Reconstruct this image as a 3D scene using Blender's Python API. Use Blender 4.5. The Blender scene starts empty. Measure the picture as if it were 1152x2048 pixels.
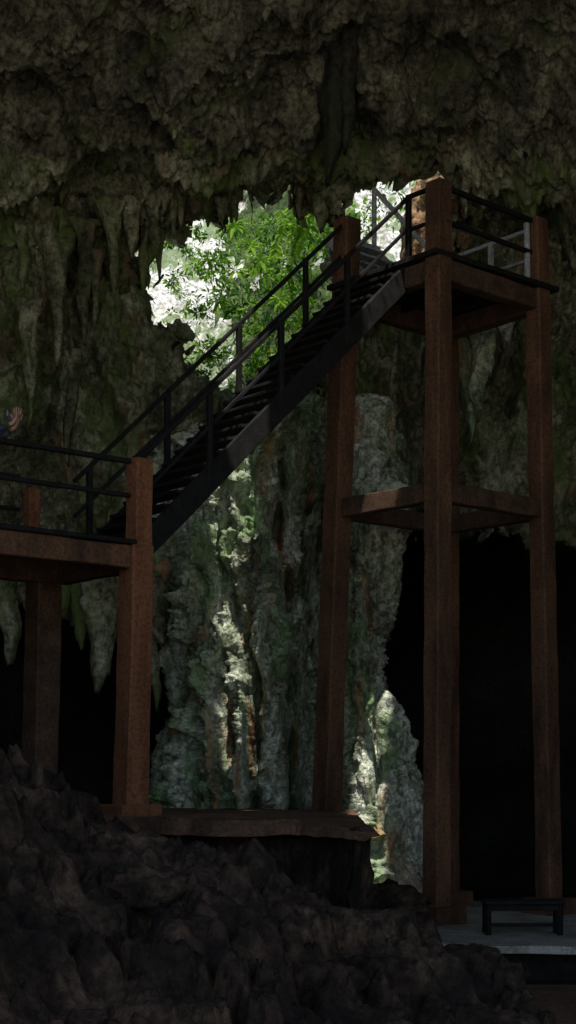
import bpy, bmesh, math, random
import numpy as np
from mathutils import Vector, Matrix, noise
random.seed(7); np.random.seed(7)
scene=bpy.context.scene
V=Vector
CZ=2.1
# ------------------------------------------------------------------ materials
def newmat(name):
    m=bpy.data.materials.new(name); m.use_nodes=True
    nt=m.node_tree; b=nt.nodes['Principled BSDF']
    b.inputs['Roughness'].default_value=.85
    b.inputs['Specular IOR Level'].default_value=.25
    return m,nt,b
def nd(nt,t,**k):
    n=nt.nodes.new(t)
    for a,v in k.items():
        if a in n.inputs: n.inputs[a].default_value=v
        else: setattr(n,a,v)
    return n
def ramp(nt,fac,stops):
    r=nt.nodes.new('ShaderNodeValToRGB'); e=r.color_ramp.elements
    while len(e)<len(stops): e.new(.5)
    for i,(p,c) in enumerate(stops):
        e[i].position=p; e[i].color=(c[0],c[1],c[2],1) if hasattr(c,'__len__') else (c,c,c,1)
    nt.links.new(fac,r.inputs[0]); return r.outputs[0]
def mapped(nt,sc):
    g=nt.nodes.new('ShaderNodeNewGeometry'); mp=nt.nodes.new('ShaderNodeMapping')
    mp.inputs['Scale'].default_value=sc; nt.links.new(g.outputs['Position'],mp.inputs[0]); return mp.outputs[0]
def noi(nt,vec,s,d=6,r=.6,dist=0):
    n=nt.nodes.new('ShaderNodeTexNoise'); n.inputs['Scale'].default_value=s; n.inputs['Detail'].default_value=min(d,5)
    n.inputs['Roughness'].default_value=r; n.inputs['Distortion'].default_value=dist
    nt.links.new(vec,n.inputs['Vector']); return n.outputs['Fac']
def mix(nt,f,a,b,mode='MIX'):
    m=nt.nodes.new('ShaderNodeMix'); m.data_type='RGBA'; m.blend_type=mode
    for s,v in ((m.inputs[0],f),(m.inputs[6],a),(m.inputs[7],b)):
        if hasattr(v,'links'): nt.links.new(v,s)
        elif hasattr(v,'__len__'): s.default_value=(v[0],v[1],v[2],1)
        else: s.default_value=v
    return m.outputs[2]
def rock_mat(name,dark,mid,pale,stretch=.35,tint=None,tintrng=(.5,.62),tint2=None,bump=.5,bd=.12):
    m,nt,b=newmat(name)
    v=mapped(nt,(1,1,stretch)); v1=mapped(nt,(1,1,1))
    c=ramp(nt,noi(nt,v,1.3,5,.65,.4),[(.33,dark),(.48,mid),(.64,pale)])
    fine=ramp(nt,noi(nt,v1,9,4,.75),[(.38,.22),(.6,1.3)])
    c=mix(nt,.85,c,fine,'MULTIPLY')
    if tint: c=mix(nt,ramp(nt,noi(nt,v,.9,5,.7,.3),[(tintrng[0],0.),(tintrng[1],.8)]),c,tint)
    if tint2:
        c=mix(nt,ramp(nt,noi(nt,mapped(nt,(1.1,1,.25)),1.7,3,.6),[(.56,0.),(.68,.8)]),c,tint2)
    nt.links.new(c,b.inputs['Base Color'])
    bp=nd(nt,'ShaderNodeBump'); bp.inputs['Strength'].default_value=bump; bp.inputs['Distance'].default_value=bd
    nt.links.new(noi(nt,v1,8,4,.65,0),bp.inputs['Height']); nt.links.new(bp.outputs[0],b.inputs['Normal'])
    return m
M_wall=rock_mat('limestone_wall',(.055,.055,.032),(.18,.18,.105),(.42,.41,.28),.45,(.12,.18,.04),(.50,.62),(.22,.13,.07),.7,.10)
M_ceil=rock_mat('shaded_limestone_ceiling',(.035,.033,.024),(.12,.112,.078),(.26,.245,.17),.9,(.09,.12,.04),(.54,.66),None,.7,.10)  # wall limestone darkened so the ceiling's dimness is put into its colour
M_walld=rock_mat('dark_limestone',(.02,.02,.016),(.05,.046,.036),(.10,.09,.07),.4,(.04,.055,.025),(.55,.68),None,.6,.09)  # darker limestone for the side walls and some stalactites
M_col=rock_mat('limestone_flowstone',(.05,.055,.03),(.40,.44,.30),(.84,.85,.72),.3,(.18,.33,.11),(.47,.60),(.46,.22,.09),1.,.14)
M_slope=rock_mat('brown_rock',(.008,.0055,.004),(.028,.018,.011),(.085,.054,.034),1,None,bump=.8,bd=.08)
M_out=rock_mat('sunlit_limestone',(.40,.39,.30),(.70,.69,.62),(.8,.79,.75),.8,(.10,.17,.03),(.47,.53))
M_orange=rock_mat('orange_lit_limestone',(.18,.09,.04),(.34,.20,.10),(.5,.36,.2),.6,(.16,.2,.05),(.54,.62))  # orange light on the rock is put into this colour
M_moss=rock_mat('mossy_hillside',(.02,.03,.01),(.05,.08,.02),(.10,.15,.04),.8,(.6,.58,.5),(.58,.64))
M_dark=rock_mat('shade_black_rock',(.008,.007,.006),(.014,.012,.010),(.02,.018,.014),1)  # near-black colour paints in the shade of void, floor and stage base
M_sand=rock_mat('pale_earth',(.30,.26,.20),(.44,.39,.31),(.52,.47,.38),1)
def plain_mat(name,c1,c2,sc=3,stretch=.3,bump=.25,rough=.8,bd=.02):
    m,nt,b=newmat(name); v=mapped(nt,(1,1,stretch))
    c=ramp(nt,noi(nt,v,sc,5,.65,.3),[(.33,c1),(.68,c2)])
    c=mix(nt,.8,c,ramp(nt,noi(nt,mapped(nt,(1,1,1)),22,3,.7),[(.3,.35),(.6,1.15)]),'MULTIPLY')
    nt.links.new(c,b.inputs['Base Color']); b.inputs['Roughness'].default_value=rough
    bp=nd(nt,'ShaderNodeBump'); bp.inputs['Strength'].default_value=bump; bp.inputs['Distance'].default_value=bd
    nt.links.new(noi(nt,v,sc*6,3,.7),bp.inputs['Height']); nt.links.new(bp.outputs[0],b.inputs['Normal'])
    return m
M_post=plain_mat('brown_concrete',(.055,.029,.016),(.17,.082,.042),2.5,.3)
M_post2=plain_mat('orange_brown_timber',(.12,.048,.021),(.27,.108,.05),3,.15)
M_beam=plain_mat('dark_brown_beam',(.045,.027,.016),(.12,.066,.038),3,1)
M_black=plain_mat('weathered_dark_timber',(.005,.0048,.0045),(.016,.015,.014),5,1)
M_litrail=plain_mat('sky_lit_rail',(.30,.33,.34),(.55,.58,.58),5,1)  # sky light on back rails and upper stair painted in as a pale colour
M_conc=plain_mat('damp_concrete',(.20,.195,.155),(.50,.48,.40),1.5,1)
M_ledge=plain_mat('stone_ledge_brown',(.06,.035,.022),(.22,.12,.07),2,1,.5,bd=.04)
def leaf_mat(name,c1,c2):
    m,nt,b=newmat(name)
    c=ramp(nt,noi(nt,mapped(nt,(1,1,1)),5,3,.6),[(.38,c1),(.62,c2)])
    nt.links.new(c,b.inputs['Base Color']); b.inputs['Roughness'].default_value=.6; b.inputs['Specular IOR Level'].default_value=.1
    t=nt.nodes.new('ShaderNodeBsdfTranslucent'); ms=nt.nodes.new('ShaderNodeMixShader'); ms.inputs[0].default_value=.4
    c2_=mix(nt,1.,c,(2.,2.5,.8),'MULTIPLY')
    nt.links.new(c2_,t.inputs[0]); nt.links.new(b.outputs[0],ms.inputs[1]); nt.links.new(t.outputs[0],ms.inputs[2])
    nt.links.new(ms.outputs[0],nt.nodes['Material Output'].inputs[0]); return m
M_leaf=leaf_mat('leaf_green',(.010,.038,.005),(.065,.15,.012))
M_leaf2=leaf_mat('leaf_yellow_green',(.08,.17,.012),(.24,.36,.035))
# ------------------------------------------------------------------ helpers
def link(o): scene.collection.objects.link(o); return o
def empty(name):
    e=bpy.data.objects.new(name,None); return link(e)
def mesh_np(name,co,faces,mat,smooth=True):
    me=bpy.data.meshes.new(name); me.from_pydata([tuple(c) for c in co],[],faces); me.update()
    if smooth: me.polygons.foreach_set('use_smooth',[True]*len(me.polygons))
    me.materials.append(mat); return link(bpy.data.objects.new(name,me))
def grid_faces(nu,nv,closed=False,keep=None):
    f=[]
    for j in range(nv-1):
        for i in range(nu if closed else nu-1):
            a=j*nu+i; b=j*nu+(i+1)%nu; c=(j+1)*nu+(i+1)%nu; d=(j+1)*nu+i
            if keep is not None and not(keep[a] and keep[b] and keep[c] and keep[d]): continue
            f.append((a,b,c,d))
    return f
E1=V((.754,.657,0)).normalized(); E2=V((-.657,.754,0)).normalized(); UP=V((0,0,1))
def beam(name,a,b,w,h,mat,parent=None,side=None,bev=.012,taper=1.):
    a=V(a);b=V(b); d=(b-a); L=d.length; d.normalize()
    if side is None:
        side=d.cross(UP) if abs(d.z)<.95 else E1.copy()
    side=side.normalized(); up=side.cross(d).normalized()
    bm=bmesh.new()
    n=max(1,int(L/.35)); rows=[]
    for k in range(n+1):
        t=k/n; c=a+d*L*t; s=1+(taper-1)*t; r=[]
        j=.008
        for sx,sy in((-1,-1),(1,-1),(1,1),(-1,1)):
            r.append(bm.verts.new(c+side*(sx*w/2*s+random.uniform(-j,j)*min(1,w*5))+up*(sy*h/2*s+random.uniform(-j,j)*min(1,h*5))))
        rows.append(r)
    for k in range(n):
        for i in range(4):
            bm.faces.new((rows[k][i],rows[k][(i+1)%4],rows[k+1][(i+1)%4],rows[k+1][i]))
    bm.faces.new(rows[0][::-1]); bm.faces.new(rows[-1])
    bmesh.ops.recalc_face_normals(bm,faces=bm.faces)
    if bev: 
        es=[e for e in bm.edges if len(e.link_faces)==2 and e.calc_face_angle(0)>.8]
        bmesh.ops.bevel(bm,geom=es,offset=min(bev,w*.2,h*.2),segments=1,affect='EDGES')
    me=bpy.data.meshes.new(name); bm.to_mesh(me); bm.free(); me.materials.append(mat)
    o=link(bpy.data.objects.new(name,me))
    if parent: o.parent=parent
    return o
def fr(p,o=5,h=.6): return noise.fractal(p,h,2.1,o)
def sstep(a,b,x): t=min(1,max(0,(x-a)/(b-a))); return t*t*(3-2*t)
def inpoly(x,y,poly):
    ins=np.zeros(x.shape,bool); n=len(poly)
    for i in range(n):
        x1,y1=poly[i]; x2,y2=poly[(i+1)%n]
        if y1==y2: continue
        c=((y1>y)!=(y2>y))&(x<(x2-x1)*(y-y1)/(y2-y1)+x1); ins^=c
    return ins
# elevation-drawing units -> metres on a reference plane (1 unit = plane/3100 m)
def ex(u,pl): return (u-576)*pl/3100.
def ez(v,pl): return CZ+(1550-v)*pl/3100.

# ------------------------------------------------------------------ cave wall + ceiling
prof=[(26.6,-1.2),(26.9,3.5),(27.5,8),(27.7,10.5),(27.8,11.8),(27.5,12.35),(26.8,12.25),(25.9,12.1),(25.0,12.5),(23.6,13.7),(22,14.5),(18,15.3),(0,15.6)]
P=np.array(prof); seg=np.hypot(*np.diff(P,axis=0).T); s=np.concatenate([[0],np.cumsum(seg)])
ss=np.concatenate([np.arange(0,4.8,.12),np.arange(4.8,19.8,.036),np.arange(19.8,25.4,.08),np.arange(25.4,s[-1],.4),[s[-1]]])
py_=np.interp(ss,s,P[:,0]); pz_=np.interp(ss,s,P[:,1])
def smooth(a,k):
    ker=np.ones(k)/k; p=np.pad(a,(k//2,k//2),mode='edge'); return np.convolve(p,ker,'valid')
py_=smooth(py_,15); pz_=smooth(pz_,15)
ty=np.gradient(py_); tz=np.gradient(pz_); tl=np.hypot(ty,tz); ny=-tz/tl; nz=ty/tl   # toward cave interior
ny=smooth(ny,9); nz=smooth(nz,9)
xs=np.concatenate([np.arange(-14,-5.4,.3),np.arange(-5.4,5.4,.034),np.arange(5.4,14.2,.3)])
nu=len(xs);nv=len(ss)
co=np.zeros((nv*nu,3)); k=0
for j in range(nv):
    y0,z0=py_[j],pz_[j]; cf=min(1,max(0,(ss[j]-13.4)/1.2))
    for i in range(nu):
        x=xs[i]
        big=fr(V((x*.33,y0*.33+5,z0*.26)),3)*1.0
        fl=noise.ridged_multi_fractal(V((x*1.15+3,y0*.5,z0*(.33+.7*cf))),.9,2.1,5,1.,2.)
        med=fr(V((x*1.5,y0*1.5,z0*(.8+.7*cf)+9)),5)
        vo=noise.voronoi(V((x*.9,y0*.9,z0*.7)))[0][0]
        vo2=noise.voronoi(V((x*3.1+med*.5,y0*3.1,z0*2.2)))[0]
        fine=fr(V((x*6,y0*6,z0*4)),4)
        rg=noise.ridged_multi_fractal(V((x*3.2,y0*3,z0*(1.2+1.4*cf))),.8,2.1,3,1.,2.)-1
        rimk=1-.35*math.exp(-((x+.6)/2.6)**2-((y0-26.4)/.9)**2)*cf
        d=.25+(big*1.25+(fl-1.)*.46*(1-.8*cf)+med*.42-max(0,.38-vo)*.9*cf-max(0,.33-vo2[0])*.5+rg*(.12-.05*cf))*rimk+fine*.06
        # wall swells toward the cave away from the opening, so the embrasure is a funnel
        r=math.hypot((x+.75)/1.65,(z0-10.8)/1.5)
        if x<-.7: d+= 1.05*sstep(.95,2.0,r)*(1-cf)*sstep(6.5,8.5,z0)
        d+= .85*math.exp(-((x+1.4)/1.5)**2-((y0-24.6)/1.0)**2)*cf
        co[k]=(x,y0+ny[j]*d,z0+nz[j]*d); k+=1
U=576+co[:,0]*3100/27.3; Vv=1550-(co[:,2]-CZ)*3100/27.3
jit=np.array([(fr(V((c[0]*1.9,c[2]*1.9,3)),6,.4)*34,fr(V((c[0]*1.9,c[2]*1.9,13)),6,.4)*34) for c in co])
Uj=U+jit[:,0];Vj=Vv+jit[:,1]
h1=[(310,650),(302,560),(288,505),(300,480),(345,460),(390,448),(440,442),(490,432),(530,410),(570,412),(620,424),(655,450),(672,500),(672,700),(650,770),(480,800),(410,785),(365,690)]
h2=[(690,430),(735,368),(795,345),(860,345),(900,380),(890,500),(822,520),(800,560),(690,600)]
hl=[(-400,1260),(60,1230),(140,1250),(210,1270),(280,1200),(330,1190),(470,1200),(470,2400),(-400,2400)]
hr=[(640,1040),(780,1040),(900,1090),(1000,1080),(1100,1110),(1500,1090),(1500,2400),(640,2400)]
Y=np.repeat(py_,nu); X=np.tile(xs,nv); Zb=np.repeat(pz_,nu)
inside=((inpoly(Uj,Vj,h1)|inpoly(Uj,Vj,h2))&(co[:,1]>26.4))|inpoly(Uj,Vj,hl)|inpoly(Uj,Vj,hr)
# unseen slits added to the roof, shaped to throw sun streaks on the column
SUN_SLITS=((16.0,-.56,21.4,-.98,.22),(15.8,1.14,20.1,1.38,.24),(20.9,1.38,21.6,1.5,.18))
for (ya,xa,yb,xb,wd) in SUN_SLITS:
    t=(Y-ya)/(yb-ya); xc=xa+(xb-xa)*t
    wn=np.array([noise.noise(V((y*1.7,xa,0)))*.20+noise.noise(V((y*5,xa,3)))*.20 for y in Y[::nu]])
    xn=np.array([noise.noise(V((y*1.1,xa,7)))*.18+noise.noise(V((y*4,xa,9)))*.08 for y in Y[::nu]])
    inside|=(t>0)&(t<1)&(Zb>13.3)&(np.abs(X-xc-np.repeat(xn,nu))<wd+np.repeat(wn,nu))
wall=mesh_np('cave_wall_and_ceiling',co,grid_faces(nu,nv,keep=~inside),M_wall)
bm=bmesh.new(); bm.from_mesh(wall.data)
bmesh.ops.delete(bm,geom=[v for v in bm.verts if not v.link_faces],context='VERTS')
be=[e for e in bm.edges if e.is_boundary and abs(e.verts[0].co.x)<5.3 and 25<e.verts[0].co.y<29 and -1<e.verts[0].co.z]
for step in range(4):
    r=bmesh.ops.extrude_edge_only(bm,edges=be)
    nvs=[g for g in r['geom'] if isinstance(g,bmesh.types.BMVert)]
    be=[g for g in r['geom'] if isinstance(g,bmesh.types.BMEdge)]
    for v in nvs:
        q=v.co; n=noise.noise_vector(q*2.)
        v.co=q+V((n.x*.12,.22+n.y*.1,n.z*.12+.05))
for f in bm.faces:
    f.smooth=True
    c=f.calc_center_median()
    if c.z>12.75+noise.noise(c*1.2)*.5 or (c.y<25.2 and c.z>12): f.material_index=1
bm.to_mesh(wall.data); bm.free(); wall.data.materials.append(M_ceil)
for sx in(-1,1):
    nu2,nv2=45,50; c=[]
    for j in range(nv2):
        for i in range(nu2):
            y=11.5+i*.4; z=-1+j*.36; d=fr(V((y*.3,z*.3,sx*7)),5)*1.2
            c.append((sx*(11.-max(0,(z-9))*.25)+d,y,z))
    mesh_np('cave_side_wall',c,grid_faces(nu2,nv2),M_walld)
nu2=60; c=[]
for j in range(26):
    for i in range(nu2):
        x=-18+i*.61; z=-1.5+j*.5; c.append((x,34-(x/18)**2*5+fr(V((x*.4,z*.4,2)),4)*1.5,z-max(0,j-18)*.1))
mesh_np('cave_chamber_wall',c,grid_faces(nu2,22),M_dark)  # near-black sheet so the darkness of the void is in its colour
# ------------------------------------------------------------------ stalactites
def swept(name,prof,segs,rings,Yc,dep,mat,amp=(.3,.16,.05),st=.25,sup=.8,seed=0,reg=None,crev=()):
    pr=sorted(prof,key=lambda p:p[0]); z=np.array([p[0] for p in pr]); xl=np.array([p[1] for p in pr]); xr=np.array([p[2] for p in pr])
    yc=np.array([p[3] if len(p)>3 else Yc for p in pr]); dp=np.array([p[4] if len(p)>4 else dep for p in pr])
    zz=np.linspace(z[0],z[-1],rings); c=[]
    for q in zz:
        L=np.interp(q,z,xl);R=np.interp(q,z,xr);cy=np.interp(q,z,yc);D=np.interp(q,z,dp)
        cx=(L+R)/2; rx=(R-L)/2
        fade=min(1,rx/.25)
        for i in range(segs):
            a=2*math.pi*i/segs; ca,sa=math.cos(a),math.sin(a)
            px=cx+rx*math.copysign(abs(ca)**sup,ca); pyy=cy+D*math.copysign(abs(sa)**sup,sa)
            f1=fr(V((px*.8+seed,pyy*.8,q*st*.8)),4)
            wv=noise.noise(V((px*1.2,pyy,q*.9+seed)))*.35
            f2=noise.ridged_multi_fractal(V((px*2.+seed+wv,pyy*1.3,q*st*2.)),.9,2.1,5,1.,2.)-1.
            f3=fr(V((px*6+seed,pyy*6,q*4)),5)
            f4=noise.voronoi(V((px*3+seed+wv,pyy*3,q*1.6)))[0][0]
            f5=noise.ridged_multi_fractal(V((px*5+seed,pyy*4,q*2.6)),.7,2.1,3,1.,2.)-1.
            ff_=.35+.65*min(1,abs(sa)*1.6)   # flanks are smoother than the fluted face
            d=(f1*amp[0]*2+(f2*amp[1]+f3*amp[2]+(f4-.3)*amp[2]*2.4+f5*amp[2]*.9)*ff_)*fade
            if sa<0:
                for (kx,kz0,kz1,kw,kd) in crev:
                    e=(px-kx-wv*.35-noise.noise(V((q*.7,kx,2)))*.25)/kw
                    if abs(e)<3: d-=kd*math.exp(-e*e)*sstep(kz0-.6,kz0+.3,q)*(1-sstep(kz1-.3,kz1+.6,q))
            c.append((px+ca*d,pyy+sa*d,q+f3*.04))
    f=grid_faces(segs,rings,closed=True); n=len(c)
    f.append(tuple(range(segs))[::-1]); f.append(tuple(n-segs+i for i in range(segs)))
    if reg is not None:
        off=len(reg[0]); reg[0].extend(c); reg[1].extend([tuple(i+off for i in ff) for ff in f]); return
    return mesh_np(name,c,f,mat)
def stal(u,v0,v1,w,pl,seed,reg):
    zt=ez(v0,pl);zb=ez(v1,pl);x=ex(u,pl);r=w/2*pl/3100
    H=zt-zb; pr=[]
    for t,k in((0,.12),(.12,.35),(.35,.6),(.6,.8),(.85,1.05),(1,1.5)):
        ox=noise.noise(V((seed,t*2,0)))*r*.9
        pr.append((zb+H*t,x+ox-r*k,x+ox+r*k))
    swept('s',pr,28,max(30,int(H/.05)),pl,r*.8,None,(.12,.14,.05),.3,1,seed,reg)
reg=([],[])
for i,a in enumerate([(165,1100,1300,34,26.6),(205,1080,1385,70,26.4),(185,1080,1300,50,26.5),(245,1120,1300,40,26.7),(330,1060,1290,60,26.6),(315,1200,1420,34,26.8),(120,1150,1260,30,26.6),(300,1100,1240,40,26.6),(225,1100,1350,30,26.3),(70,1150,1290,40,26.5),(20,1150,1330,50,26.5),
    (975,650,760,30,26.6),(1010,560,700,34,26.4),(900,330,400,30,26.2),(930,340,430,26,26),(965,350,420,34,25.9),
    (115,480,735,34,25.9),(170,440,690,30,26.0),(45,430,580,30,25.9),(228,400,600,40,26.3),(265,400,520,30,26.5),(85,450,600,20,25.9),(190,500,660,20,26.0),(60,600,860,40,25.8),(140,700,930,36,25.9),
    (345,370,472,22,26.9),(362,370,456,16,27.0),(415,370,450,20,27.1),(470,360,442,16,27.0),(505,360,446,20,27.2),(600,360,438,22,27.1),(640,360,460,26,27.0),(300,400,540,30,27.0),(318,420,560,20,27.2),(285,440,600,30,26.9)]):
    stal(*a,i*3.7+1,reg)
mesh_np('stalactites',reg[0],reg[1],M_wall)
reg=([],[])
for i,a in enumerate([(940,640,890,62,25.7),(955,660,840,40,25.5),(915,690,800,26,25.8),(1015,600,690,30,25.7),(980,620,740,26,25.6)]): stal(*a,i*4.1+20,reg)
mesh_np('mossy_lit_stalactites',reg[0],reg[1],M_col)  # moss tint, with the green light on them put into a paler colour
reg=([],[])
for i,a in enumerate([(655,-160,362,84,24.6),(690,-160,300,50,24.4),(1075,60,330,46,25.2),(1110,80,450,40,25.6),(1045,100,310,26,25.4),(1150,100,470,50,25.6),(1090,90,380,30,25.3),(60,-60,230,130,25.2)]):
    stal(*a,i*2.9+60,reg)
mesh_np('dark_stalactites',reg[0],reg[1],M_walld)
# ------------------------------------------------------------------ central flowstone column and stalagmite
pl=25.4
rows=[(1900,320,800,26.0,1.6),(1800,325,780,26.0,1.6),(1700,330,765,26.1,1.55),(1600,338,745,26.2,1.5),(1500,362,738,26.3,1.5),(1400,378,742,26.4,1.5),(1300,374,742,26.5,1.5),(1200,352,738,26.6,1.5),(1100,330,735,26.8,1.5),(1000,318,730,27.0,1.5),(900,320,720,27.2,1.5),(820,345,700,27.4,1.3),(775,385,680,27.6,1.1),(755,430,640,27.8,.7),(740,500,600,28,.3)]
swept('limestone_column',[(ez(a,pl),ex(l,pl),ex(r,pl),y,d) for a,l,r,y,d in rows],480,540,26,1.5,M_col,(.27,.50,.18),.25,.75,2.,
  crev=[(-.05,4.9,7.8,.16,.95),(.42,4.0,7.4,.10,.7),(-1.35,1.5,6.5,.07,.5),(-.45,1.2,3.6,.09,.6),(-1.75,3.8,7.5,.08,.5),(.15,1.3,4.0,.14,.8),(-1.05,4.5,7.6,.06,.45)])
pl=25.0
rows=[(1900,690,850,25.4,1.0),(1780,690,842,25.4,1.0),(1600,688,832,25.5,.95),(1450,690,800,25.6,.9),(1350,692,770,25.7,.85),(1270,694,755,25.7,.8),(1240,694,785,25.7,.8),(1100,696,795,25.8,.8),(980,700,818,25.9,.8),(880,702,800,26.,.7),(810,708,782,26,.5),(780,716,772,26,.35),(762,730,756,26,.12)]
swept('stalagmite',[(ez(a,pl),ex(l,pl),ex(r,pl),y,d) for a,l,r,y,d in rows],260,420,25.6,.9,M_col,(.10,.20,.07),.25,.85,31.,crev=[(1.45,.5,5.,.07,.35)])
# ------------------------------------------------------------------ hillside outside + sill
xs=np.concatenate([np.arange(-40,-6,1.5),np.arange(-6,6,.12),np.arange(6,41,1.5)]); ys=np.concatenate([[27.45],np.arange(27.75,42,.13),np.arange(42,90,2.)])
c=[]
for j,y in enumerate(ys):
    for x in xs:
        sl=.78+.2/(1+math.exp(-(x+.7)*2.2))
        z=8.3+.35*min(y-27.5,2)+max(0,min(y-29.5,20))*sl+ fr(V((x*.6,y*.6,2)),5)*.9*min(1,(y-27.2)*.35) + fr(V((x*3,y*3,2)),3)*.08
        if y<27.7: z=7.9
        e=max(0,abs(x)-30)/10+max(0,y-75)/14
        z-= e*40
        c.append((x,y,z))
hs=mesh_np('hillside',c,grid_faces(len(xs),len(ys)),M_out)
hs.data.materials.append(M_moss)
for p in hs.data.polygons:
    q=p.center; n_=noise.noise(q*1.3)
    if -1.35+n_*.9<q.x<1.5+n_*.6: p.material_index=1
def boulder(name,cx,cy,cz,r,mat,seed,sq=(1,1,1),sub=4):
    bm=bmesh.new(); bmesh.ops.create_icosphere(bm,subdivisions=sub,radius=1)
    for v in bm.verts:
        p=v.co.copy(); d=1+fr(p*1.1+V((seed,0,0)),4)*.5+ (noise.voronoi(p*1.5+V((seed,1,0)))[0][0]-.4)*.45+fr(p*5+V((seed,0,0)),3)*.07
        v.co=V((cx+p.x*d*r*sq[0],cy+p.y*d*r*sq[1],cz+p.z*d*r*sq[2]))
    me=bpy.data.meshes.new(name); bm.to_mesh(me); bm.free(); me.materials.append(mat)
    me.polygons.foreach_set('use_smooth',[True]*len(me.polygons)); return link(bpy.data.objects.new(name,me))
boulder('boulder',ex(350,28.3),28.4,ez(760,28.3),.4,M_wall,4,(1,.8,.7),5)
boulder('boulder',ex(650,28.3),28.6,ez(785,28.3),.5,M_wall,9,(1,.8,.7),5)
boulder('boulder',ex(555,28.5),28.7,ez(800,28.5),.45,M_wall,12,(1.2,.8,.7),5)
boulder('orange_lit_boulder',ex(880,29.2),29.4,ez(450,29.2),.75,M_orange,15,(.75,.8,1.4),5)  # stands in for the orange-lit wall, its light painted into the colour
# ------------------------------------------------------------------ vegetation
def leaves(name,items,mat):
    vs=[];fs=[]
    for (p,d,n,L,w) in items:
        s=d.cross(n).normalized(); n=s.cross(d).normalized(); o=len(vs)
        vs+= [p,p+d*L*.35+s*w+n*w*.3,p+d*L*.75+s*w*.7+n*w*.1-UP*L*.06,p+d*L-UP*L*.18,p+d*L*.75-s*w*.7+n*w*.1-UP*L*.06,p+d*L*.35-s*w+n*w*.3,p+d*L*.4]
        fs+=[(o,o+1,o+6),(o+1,o+2,o+3,o+6),(o+6,o+3,o+4,o+5),(o,o+6,o+5)]
    me=bpy.data.meshes.new(name); me.from_pydata([tuple(v) for v in vs],[],fs); me.update(); me.materials.append(mat)
    return link(bpy.data.objects.new(name,me))
def rdir(zb=0):
    d=V((random.gauss(0,1),random.gauss(0,1),random.gauss(0,1)+zb)); return d.normalized()
def clump(items,c,r,n,L):
    for _ in range(n):
        q=rdir(); p=c+V((q.x*r,q.y*r*.8,q.z*r*.75))*random.random()**.4
        l=L*random.uniform(.5,1.2); items.append((p,(q+rdir()*.8+V((0,-.2,-.1))).normalized(),rdir(.6),l,l*random.uniform(.13,.2)))
it=[];it2=[]
for _ in range(300):
    u=random.uniform(420,730); v=random.uniform(415,830); pl=random.uniform(28.6,33)
    if u<460 and random.random()<.2: continue
    if 530<u<600 and v<450: continue
    if 410<u<480 and v>640: continue
    if 610<u<680 and 570<v<640 and random.random()<.6: continue
    clump(it if random.random()<.8 else it2,V((ex(u,pl),pl,ez(v,pl))),random.uniform(.12,.4),28,random.uniform(.06,.2))
for _ in range(150):
    u=random.uniform(290,450); v=random.uniform(420,780); pl=random.uniform(28.6,30)
    if noise.noise(V((u*.02,v*.02,5)))<-.12: continue
    clump(it if random.random()<.6 else it2,V((ex(u,pl),pl,ez(v,pl))),random.uniform(.05,.25),22,random.uniform(.06,.16))
for _ in range(20):
    u=random.uniform(740,900); v=random.uniform(340,450); pl=random.uniform(28.6,29.6)
    clump(it2 if random.random()<.5 else it,V((ex(u,pl),pl,ez(v,pl))),random.uniform(.08,.2),20,random.uniform(.08,.14))
leaves('jungle_foliage',it,M_leaf); leaves('sunlit_foliage',it2,M_leaf2)
it=[]
for (u0,v0,v1) in((580,415,570),(560,420,520),(600,430,520)):
    for k in range(26):
        t=k/26; pl=28.6; p=V((ex(u0+math.sin(t*6)*8,pl),pl,ez(v0+(v1-v0)*t,pl)))
        for sg in(-1,1): it.append((p,V((sg*.8,-.3+random.uniform(-.3,.3),-.55)).normalized(),V((0,-.7,.7)),.15*random.uniform(.6,1.2),.03))
leaves('hanging_vine',it,M_leaf2)
it=[]
for(u,v) in((470,450),(500,490),(470,540),(520,520),(440,600),(560,600),(600,640),(620,560),(500,620),(415,520)):
    pl=28.7; c0=V((ex(u,pl),pl,ez(v,pl)))
    for k in range(9):
        a=k/9*6.28+random.random()*.4; it.append((c0,V((math.cos(a),-.3+.2*math.sin(a*2),math.sin(a)*.6)).normalized(),V((0,-.5,.9)),.34*random.uniform(.6,1.),.045))
leaves('palmate_shrub',it,M_leaf2)
# unseen leaf clumps added above the roof slits to dapple the sun
it=[]
for (ya,xa,yb,xb,wd) in SUN_SLITS:
    for _ in range(int((yb-ya)*3)):
        t=random.random(); clump(it,V((xa+(xb-xa)*t+random.uniform(-.5,.5),ya+(yb-ya)*t,random.uniform(15.6,16.2))),random.uniform(.05,.14),14,random.uniform(.08,.16))
leaves('dapple_leaves',it,M_leaf)
# ------------------------------------------------------------------ ground, stage, ledge
def slab(name,poly,ztops,zb,mat,bev=.04,rough=0.,sub=0):
    bm=bmesh.new(); t=[bm.verts.new((x,y,z)) for (x,y),z in zip(poly,ztops)]; b=[bm.verts.new((x,y,zb)) for x,y in poly]
    n=len(poly); bm.faces.new(t); bm.faces.new(b[::-1])
    for i in range(n): bm.faces.new((t[i],b[i],b[(i+1)%n],t[(i+1)%n]))
    bmesh.ops.recalc_face_normals(bm,faces=bm.faces)
    if bev: bmesh.ops.bevel(bm,geom=[e for e in bm.edges if e.verts[0].co.z>zb+.001 or e.verts[1].co.z>zb+.001],offset=bev,segments=2,affect='EDGES')
    if sub:
        bmesh.ops.triangulate(bm,faces=bm.faces)
        bmesh.ops.subdivide_edges(bm,edges=bm.edges,cuts=sub,use_grid_fill=True)
        for v in bm.verts: v.co+=V(noise.noise_vector(v.co*1.6))*rough+V(noise.noise_vector(v.co*5))*rough*.4
    me=bpy.data.meshes.new(name); bm.to_mesh(me); bm.free(); me.materials.append(mat); return link(bpy.data.objects.new(name,me))
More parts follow.
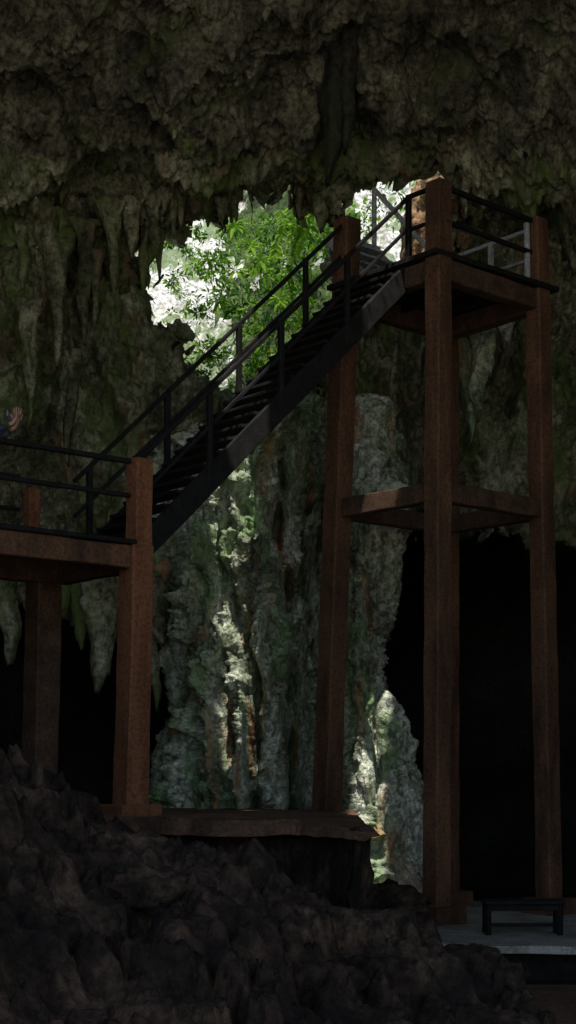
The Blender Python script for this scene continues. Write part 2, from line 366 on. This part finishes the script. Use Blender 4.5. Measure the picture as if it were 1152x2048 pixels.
slab('ground',[(-150,-150),(150,-150),(150,150),(-150,150)],[-.45]*4,-1,M_sand,0)  # unseen ground outside, kept pale to bounce sun into the cave
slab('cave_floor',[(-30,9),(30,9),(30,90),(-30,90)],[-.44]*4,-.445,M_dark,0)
slab('cave_floor_path',[(.5,9.1),(9,9.1),(9,18.7),(.5,18.7)],[-.43]*4,-.436,M_ledge,0)
sp_=[(.9,19.6),(1.5,19.1),(3.5,18.9),(9.5,18.8),(9.5,26),(.9,26)]
slab('stone_stage',sp_,[0]*6,-.09,M_conc,.03,.02,6)
slab('stage_base',[(x+.1,y+.3) for x,y in sp_],[-.09]*6,-.6,M_dark,0)  # recessed base coloured near-black as the shadow below the stage edge
lp=[(-8,17.8),(-2.3,18.7),(-1,17.7),(.13,17.1),(.45,16.6),(.78,16.2),(1.0,17),(1.05,24.8),(-8,24.8)]
lz=[1.62,1.62,1.60,1.59,1.52,1.44,1.47,1.55,1.62]
slab('stone_ledge',lp,lz,1.42,M_ledge,.04,.035,9)
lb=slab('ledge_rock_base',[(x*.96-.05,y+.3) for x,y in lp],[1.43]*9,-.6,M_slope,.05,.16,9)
# foreground rock slope
cu=[(-6,4.2),(-3.4,3.0),(-2.42,2.33),(-2.,2.06),(-1.58,1.70),(-1.03,1.42),(-.5,1.46),(-.22,1.40),(.1,1.0),(.6,.74),(.9,.74),(1.2,.64),(1.6,.46),(2.0,.34),(2.15,-.2),(3.5,-.5)]
cx_=np.array([a for a,_ in cu]); cz_=np.array([b for _,b in cu])
xs=np.arange(-6,3,.032); ys=np.arange(6,18.2,.036); c=[]
for y in ys:
    for x in xs:
        xx=x+fr(V((x*1.5,y*1.5,0)),3)*.12
        h=float(np.interp(xx,cx_,cz_))
        if y<13: h-= (13-y)*.24
        else: h-= (y-13)**1.5*.22
        w_=fr(V((x*.8,y*.8,4)),3)
        h+=w_*.24+(noise.ridged_multi_fractal(V((x*1.6,y*1.6+x,8)),.9,2.1,5,1.,2.)-1.1)*.20+fr(V((x*7,y*7,4)),4)*.05
        v4=noise.voronoi(V((x*1.5+w_,y*1.1,1)))[0]; h-= max(0,.16-(v4[1]-v4[0]))*1.2
        st_=noise.noise(V((x*.5,y*.5,h*3.)))
        h+=.05*math.sin(h*14+st_*4)
        c.append((x,y,max(h,-.6)))
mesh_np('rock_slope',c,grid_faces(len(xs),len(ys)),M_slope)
for i,(u,v,r,pl) in enumerate([(800,1905,.17,14.5),(850,1915,.14,14.6),(760,1925,.16,13.6),(705,1945,.22,12.8),(900,1975,.2,13.6),(1000,1985,.14,13.9),(660,1990,.3,12),(480,1880,.3,12),(1010,2030,.2,13.2),(560,1800,.22,13),(400,1730,.2,13),(620,1850,.18,13),(300,1800,.3,12)]):
    boulder('loose_rock',ex(u,pl),pl,ez(v,pl)-.02,r,M_slope,i*5+2,(1.2,1,.75),4)
boulder('boulder',ex(775,21),21.3,.28,.42,M_slope,66,(1.3,1,.7),4)
# ------------------------------------------------------------------ observation tower
T=empty('observation_tower')
B=V((2.14,22,0)); A=B+E2*1.97; C=B+E1*2.28; D=C+E2*1.97
def pt(p,z,dx=0): return V((p.x+dx,p.y,z))
cols={'B':(B,-.03,.0),'A':(A,-.26,.06),'C':(C,.10,-.10),'D':(D,0,0)}
for n,(p,lo,hi) in cols.items():
    zb=.2 if n!='A' else 1.5
    w=.33 if n=='A' else .30
    beam('column_'+n.lower(),pt(p,zb,lo),pt(p,10.52,hi),w,w,M_post,T,bev=.02,taper=.93)
def colx(n,z):
    p,lo,hi=cols[n]; t=z/10.5; return V((p.x+lo+(hi-lo)*t,p.y,z))
for n in('B','C','D'):
    p=cols[n][0]; q=pt(p,0,cols[n][1])
    beam('plinth_'+n.lower(),q+UP*-.05,q+UP*.24,.62,.62,M_post,T,bev=.02)
pairs=[('A','B'),('B','C'),('C','D'),('D','A')]
for a,b in pairs:
    for zc,h,w in((6.12,.27,.2),(9.27,.30,.22)):
        pa,pb=colx(a,zc),colx(b,zc); d=(pb-pa).normalized()*.14
        beam('beam',pa+d,pb-d,w,h,M_beam,T,bev=.015)
nb=12
for i in range(nb):
    o=B+E2*(-.16+(i+.5)*2.29/nb)
    beam('deck_board',pt(o-E1*.22,9.47),pt(o+E1*2.5,9.47),2.29/nb-.012,.07,M_black,T,side=E2,bev=.005)
for k in range(3):
    o=B+E1*(.57+.57*k); beam('joist',pt(o+E2*.1,9.36),pt(o+E2*1.87,9.36),.08,.14,M_black,T)
def rails(par,a,b,z0,zt,zm,mat,w=.05,posts=()):
    beam('top_rail',a+UP*zt,b+UP*zt,w*1.3,w*1.1,mat,par,bev=.006)
    beam('mid_rail',a+UP*zm,b+UP*zm,w,w,mat,par,bev=.006)
    for t in posts:
        p=a+(b-a)*t; beam('rail_post',p+UP*z0,p+UP*(zt),w*1.4,w*1.4,mat,par,bev=.006)
rails(T,pt(B,0),pt(C,0,-.08),9.5,10.47,9.99,M_black,.06)
rails(T,pt(C,0,-.08),pt(D,0),9.5,10.40,9.95,M_litrail,.05,(.5,))
N0=B+E2*.6
rails(T,pt(B,0),pt(N0,0),9.3,10.47,9.99,M_black,.05,(1.,))
beam('corner_post',colx('C',9.5)-E1*.22,colx('C',10.42)-E1*.22,.07,.07,M_litrail,T)
# ------------------------------------------------------------------ main staircase
S=empty('staircase'); run=4.88; zt0,zb0=9.52,4.95
F0=A.copy()
def sp(o,t,dz=0): 
    p=o-E1*(run*t); return V((p.x,p.y,zt0+(zb0-zt0)*t+dz))
for nm,o in(('near_stringer',N0),('far_stringer',F0-E2*.12)):
    beam(nm,sp(o,-.02,-.17),sp(o,1.0,-.17),.06,.30,M_black,S,side=E2)
nt_=23
for i in range(1,nt_):
    t=i/nt_; a=sp(N0,t,-.03)+E2*.02; b=sp(F0-E2*.12,t,-.03)-E2*.02
    beam('tread',a,b,.27,.045,M_black,S,bev=.006)
for nm,o,ps in(('near',N0,(0,.25,.5,.75,1.)),('far',F0-E2*.06,(.17,.43,.69,.95))):
    beam(nm+'_handrail',sp(o,0,.95),sp(o,1.0,.98),.06,.055,M_black,S,side=E2,bev=.008)
    beam(nm+'_mid_rail',sp(o,0,.50),sp(o,1.0,.52),.045,.05,M_black,S,side=E2,bev=.008)
    for t in ps: beam(nm+'_post',sp(o,t,-.3),sp(o,t,.98),.075,.075,M_black,S,bev=.008)
# ------------------------------------------------------------------ landing platform (left)
L=empty('landing_platform')
Pc=V((-1.86,19.1,0)); 
Q=Pc+E2*1.75
beam('corner_column',V((Pc.x-.08,Pc.y,1.55)),V((Pc.x,Pc.y,4.93)),.34,.34,M_post2,L,bev=.02,taper=.92)
beam('corner_rail_post',V((Pc.x+.02,Pc.y-.02,4.9)),V((Pc.x+.04,Pc.y-.02,5.99)),.25,.25,M_post2,L,bev=.02)
beam('plinth',V((Pc.x-.1,Pc.y,1.5)),V((Pc.x-.1,Pc.y,1.74)),.6,.6,M_post2,L,bev=.02)
beam('back_column',V((Q.x-.28,Q.y,1.2)),V((Q.x-.2,Q.y,4.9)),.36,.36,M_beam,L,bev=.02)
for k,p in enumerate((Pc-E1*4.2,Q-E1*4.2)): beam('column',pt(p,-.4),pt(p,4.9),.32,.32,M_post,L)
def bb(a,b,z,w,h,m,nm='beam'): beam(nm,V((a.x,a.y,z)),V((b.x,b.y,z)),w,h,m,L,bev=.012)
bb(Pc-E1*.14,Pc-E1*5,4.77,.2,.28,M_post,'front_beam'); bb(Q,Q-E1*5,4.75,.2,.28,M_beam,'rear_beam'); bb(Pc+E2*.13,Q,4.75,.2,.28,M_beam,'end_beam')
bb(Pc-E1*2.2+E2*.1,Q-E1*2.2,4.75,.14,.24,M_beam,'cross_beam')
for i in range(14):
    o=Pc+E2*(-.16+(i+.5)*2.1/14); bb(o+E1*.06,o-E1*5.1,4.945,2.1/14-.01,.06,M_black,'deck_board')
def lr(a,b,mat,w=.05): 
    bb(a,b,5.95,w*1.3,w,mat,'top_rail'); bb(a,b,5.53,w,w,mat,'mid_rail')
lr(Pc-E1*.1,Pc-E1*5,M_black,.06); lr(Q-E1*.6,Q-E1*5,M_black)
for k in(2.45,4.9):
    p=Pc-E1*k; beam('rail_post',pt(p,4.9),pt(p,5.97),.09,.09,M_black,L)
beam('short_post',V((-3.36,20.35,4.95)),V((-3.36,20.35,5.86)),.17,.17,M_post2,L,bev=.015)
# ------------------------------------------------------------------ upper staircase to daylight
US=empty('upper_staircase'); r0=D-E1*.42; r1=r0-E1*1.0; TL=1.25
def up(o,l,dz=0): p=o+E2*l; return V((p.x,p.y,9.52+l*1.06+dz))
WV=V((.2,3.2,.2))
for o in(r0,r1):
    beam('stringer',up(o,-.1,-.1),up(o,TL,-.1),.06,.2,M_litrail,US,side=E1)
    g0=up(o,TL); g1=g0+WV
    beam('walkway_edge',g0-UP*.1,g1-UP*.1,.06,.16,M_litrail,US)
beam('handrail',up(r0,0,.95),up(r0,TL,.95),.06,.07,M_litrail,US,side=E1)
for l in(.05,TL): beam('post',up(r0,l,-.2),up(r0,l,.97),.07,.07,M_litrail,US)
beam('walkway_rail',up(r0,TL,.95),up(r0,TL,.95)+WV,.05,.05,M_litrail,US)
for i in range(1,6):
    beam('tread',up(r0,i*.22,0)-E1*.04,up(r1,i*.22,0)+E1*.04,.22,.04,M_litrail,US)
for i in range(9):
    g0=up(r0,TL)+WV*(i+.5)/9; g1=up(r1,TL)+WV*(i+.5)/9
    beam('walkway_board',g0-UP*.02,g1-UP*.02,.33,.04,M_litrail,US)
# ------------------------------------------------------------------ bench, steps
Bn=empty('low_wooden_bench'); x0,x1=ex(964,20.5),ex(1124,20.5)
for i in range(4): beam('top_plank',V((x0,20.3+i*.115,.43)),V((x1,20.3+i*.115,.43-.0)),.108,.045,M_black,Bn,bev=.008)
for x in(x0+.06,x1-.06):
    for y in(20.32,20.62): beam('leg',V((x,y,.0)),V((x,y,.41)),.07,.07,M_black,Bn)
    beam('side_apron',V((x,20.32,.35)),V((x,20.62,.35)),.04,.09,M_black,Bn)
beam('front_apron',V((x0+.06,20.32,.36)),V((x1-.06,20.32,.36)),.035,.08,M_black,Bn)
beam('stretcher',V((x0+.06,20.47,.12)),V((x1-.06,20.47,.12)),.035,.05,M_black,Bn)
Ws=empty('wooden_steps')
for i in range(3): beam('tread',V((ex(885,18.4)+.02*i,18.7-.22*i,-.03-.14*i)),V((ex(960,18.4)+.04*i,18.7-.22*i,-.03-.14*i)),.2,.04,M_black,Ws)
beam('side_board',V((ex(950,18.6),18.85,.02)),V((ex(976,18),18.1,-.45)),.05,.14,M_ledge,Ws,side=V((1,0,0)))
beam('side_board',V((ex(880,18.6),18.85,.0)),V((ex(885,18),18.1,-.45)),.05,.14,M_black,Ws,side=V((1,0,0)))
# ------------------------------------------------------------------ person on the landing
Mskin=plain_mat('skin',(.42,.22,.15),(.52,.29,.2),4,1,.05,.6); Mcl=plain_mat('dark_blue_shirt',(.03,.035,.055),(.06,.07,.10),6,1); Mtr=plain_mat('dark_trousers',(.02,.02,.025),(.035,.035,.04),6,1); Mh=plain_mat('black_hair',(.008,.006,.005),(.02,.015,.012),20,.3)
PE=empty('person'); fx,fy,fz=-3.58,18.4,4.98
def skin(name,verts,edges,mat,sub=2,root=0):
    me=bpy.data.meshes.new(name); me.from_pydata([(fx+v[0],fy+v[1],fz+v[2]) for v in verts],edges,[]); o=link(bpy.data.objects.new(name,me)); o.parent=PE
    m=o.modifiers.new('s','SKIN'); 
    for i,v in enumerate(verts):
        r=v[3]; me.skin_vertices[0].data[i].radius=(r,r if len(v)<5 else v[4]); me.skin_vertices[0].data[i].use_root=(i==root)
    m.use_smooth_shade=True
    s_=o.modifiers.new('u','SUBSURF'); s_.levels=sub; s_.render_levels=sub
    me.materials.append(mat); return o
skin('trousers',[(0,0,.95,.13),(0,.10,.88,.10),(.01,.10,.48,.065),(0,.10,.1,.05),(0,-.10,.88,.10),(.03,-.10,.48,.065),(.02,-.10,.1,.05)],[(0,1),(1,2),(2,3),(0,4),(4,5),(5,6)],Mtr)
for sy in(.1,-.1): skin('shoe',[(-.06,sy,.05,.045),(.05,sy,.045,.045),(.17,sy,.03,.035)],[(0,1),(1,2)],Mh)
skin('shirt',[(0,0,.98,.14),(0,0,1.18,.135),(.0,0,1.34,.14),(0,0,1.44,.07),(0,.17,1.38,.065),(.05,.22,1.16,.05),(.24,.2,1.22,.042),(0,-.17,1.38,.065),(.08,-.22,1.16,.05),(.27,-.16,1.22,.042)],[(0,1),(1,2),(2,3),(2,4),(4,5),(5,6),(2,7),(7,8),(8,9)],Mcl)
skin('head',[(0,0,1.44,.05),(.01,0,1.52,.055),(.02,0,1.60,.085),(.02,0,1.69,.09),(.0,0,1.75,.06)],[(0,1),(1,2),(2,3),(3,4)],Mskin)
skin('hair',[(-.03,0,1.56,.06),(-.035,0,1.66,.09),(-.01,0,1.74,.088),(.03,0,1.77,.05)],[(0,1),(1,2),(2,3)],Mh)
skin('nose',[(.105,0,1.64,.012),(.12,0,1.605,.016)],[(0,1)],Mskin,1)
for sy in(-.035,.035):
    skin('eye',[(.098,sy,1.648,.010),(.104,sy,1.648,.008)],[(0,1)],Mh,1)
for sy in(-.09,.09): skin('ear',[(.01,sy,1.65,.014),(.0,sy,1.61,.012)],[(0,1)],Mskin,1)
skin('mouth',[(.1,-.02,1.565,.006),(.103,.02,1.565,.006)],[(0,1)],Mtr,1)
def hand(base,side):
    bx,by,bz=base
    skin('palm',[(bx-.08,by,bz-.07,.026),(bx-.02,by,bz-.02,.026),(bx+.01,by,bz+.02,.036,.018),(bx+.015,by,bz+.06,.038,.018)],[(0,1),(1,2),(2,3)],Mskin)
    for i,(dx,l) in enumerate(((-.028,.062),(-.008,.075),(.013,.07),(.034,.055))):
        x=bx+.015+dx; z=bz+.07; sp_=dx*.5
        skin('finger_%d'%i,[(x,by,z-.02,.0095),(x+sp_*.4,by-.004,z+l*.4,.009),(x+sp_*.8+.004,by-.012,z+l*.75,.008),(x+sp_+.008,by-.024,z+l,.007)],[(0,1),(1,2),(2,3)],Mskin,1)
    skin('thumb',[(bx-.02,by,bz+.0,.012),(bx-.048,by-.008,bz+.03,.011),(bx-.058,by-.014,bz+.062,.009)],[(0,1),(1,2)],Mskin,1)
hand((.375,-.14,1.31),1)
hand((.33,.17,1.31),1)
beam('phone',V((fx+.27,fy-.12,fz+1.39)),V((fx+.27,fy+.12,fz+1.39)),.075,.012,plain_mat('phone_body',(.25,.2,.35),(.4,.35,.5),3,1,0),PE,side=V((0,0,1)),bev=.003)
# ------------------------------------------------------------------ light, world, camera
ts=V((.0,-.45,.9)).normalized()
sd=bpy.data.lights.new('sun','SUN'); sd.energy=5; sd.angle=math.radians(.5); sd.color=(1,.96,.9)
so=link(bpy.data.objects.new('sun',sd)); so.rotation_euler=(-ts).to_track_quat('-Z','Y').to_euler(); so.location=(0,30,40)
w=bpy.data.worlds.new('World'); scene.world=w; w.use_nodes=True; nt=w.node_tree
sky=nt.nodes.new('ShaderNodeTexSky'); sky.sky_type='NISHITA'; sky.sun_disc=False; sky.sun_elevation=math.asin(ts.z); sky.sun_rotation=math.atan2(ts.x,ts.y)
nt.links.new(sky.outputs[0],nt.nodes['Background'].inputs[0]); nt.nodes['Background'].inputs[1].default_value=.15
cd=bpy.data.cameras.new('camera'); cam=link(bpy.data.objects.new('camera',cd)); cam.location=(0,0,CZ); cam.rotation_euler=(math.radians(90),0,0)
cd.sensor_fit='VERTICAL'; cd.sensor_height=36; cd.lens=3100/2048*36; cd.shift_y=526/2048; cd.clip_end=500; cd.clip_start=.1
scene.camera=cam
scene.view_settings.view_transform='Standard'; scene.view_settings.look='None'; scene.view_settings.exposure=0
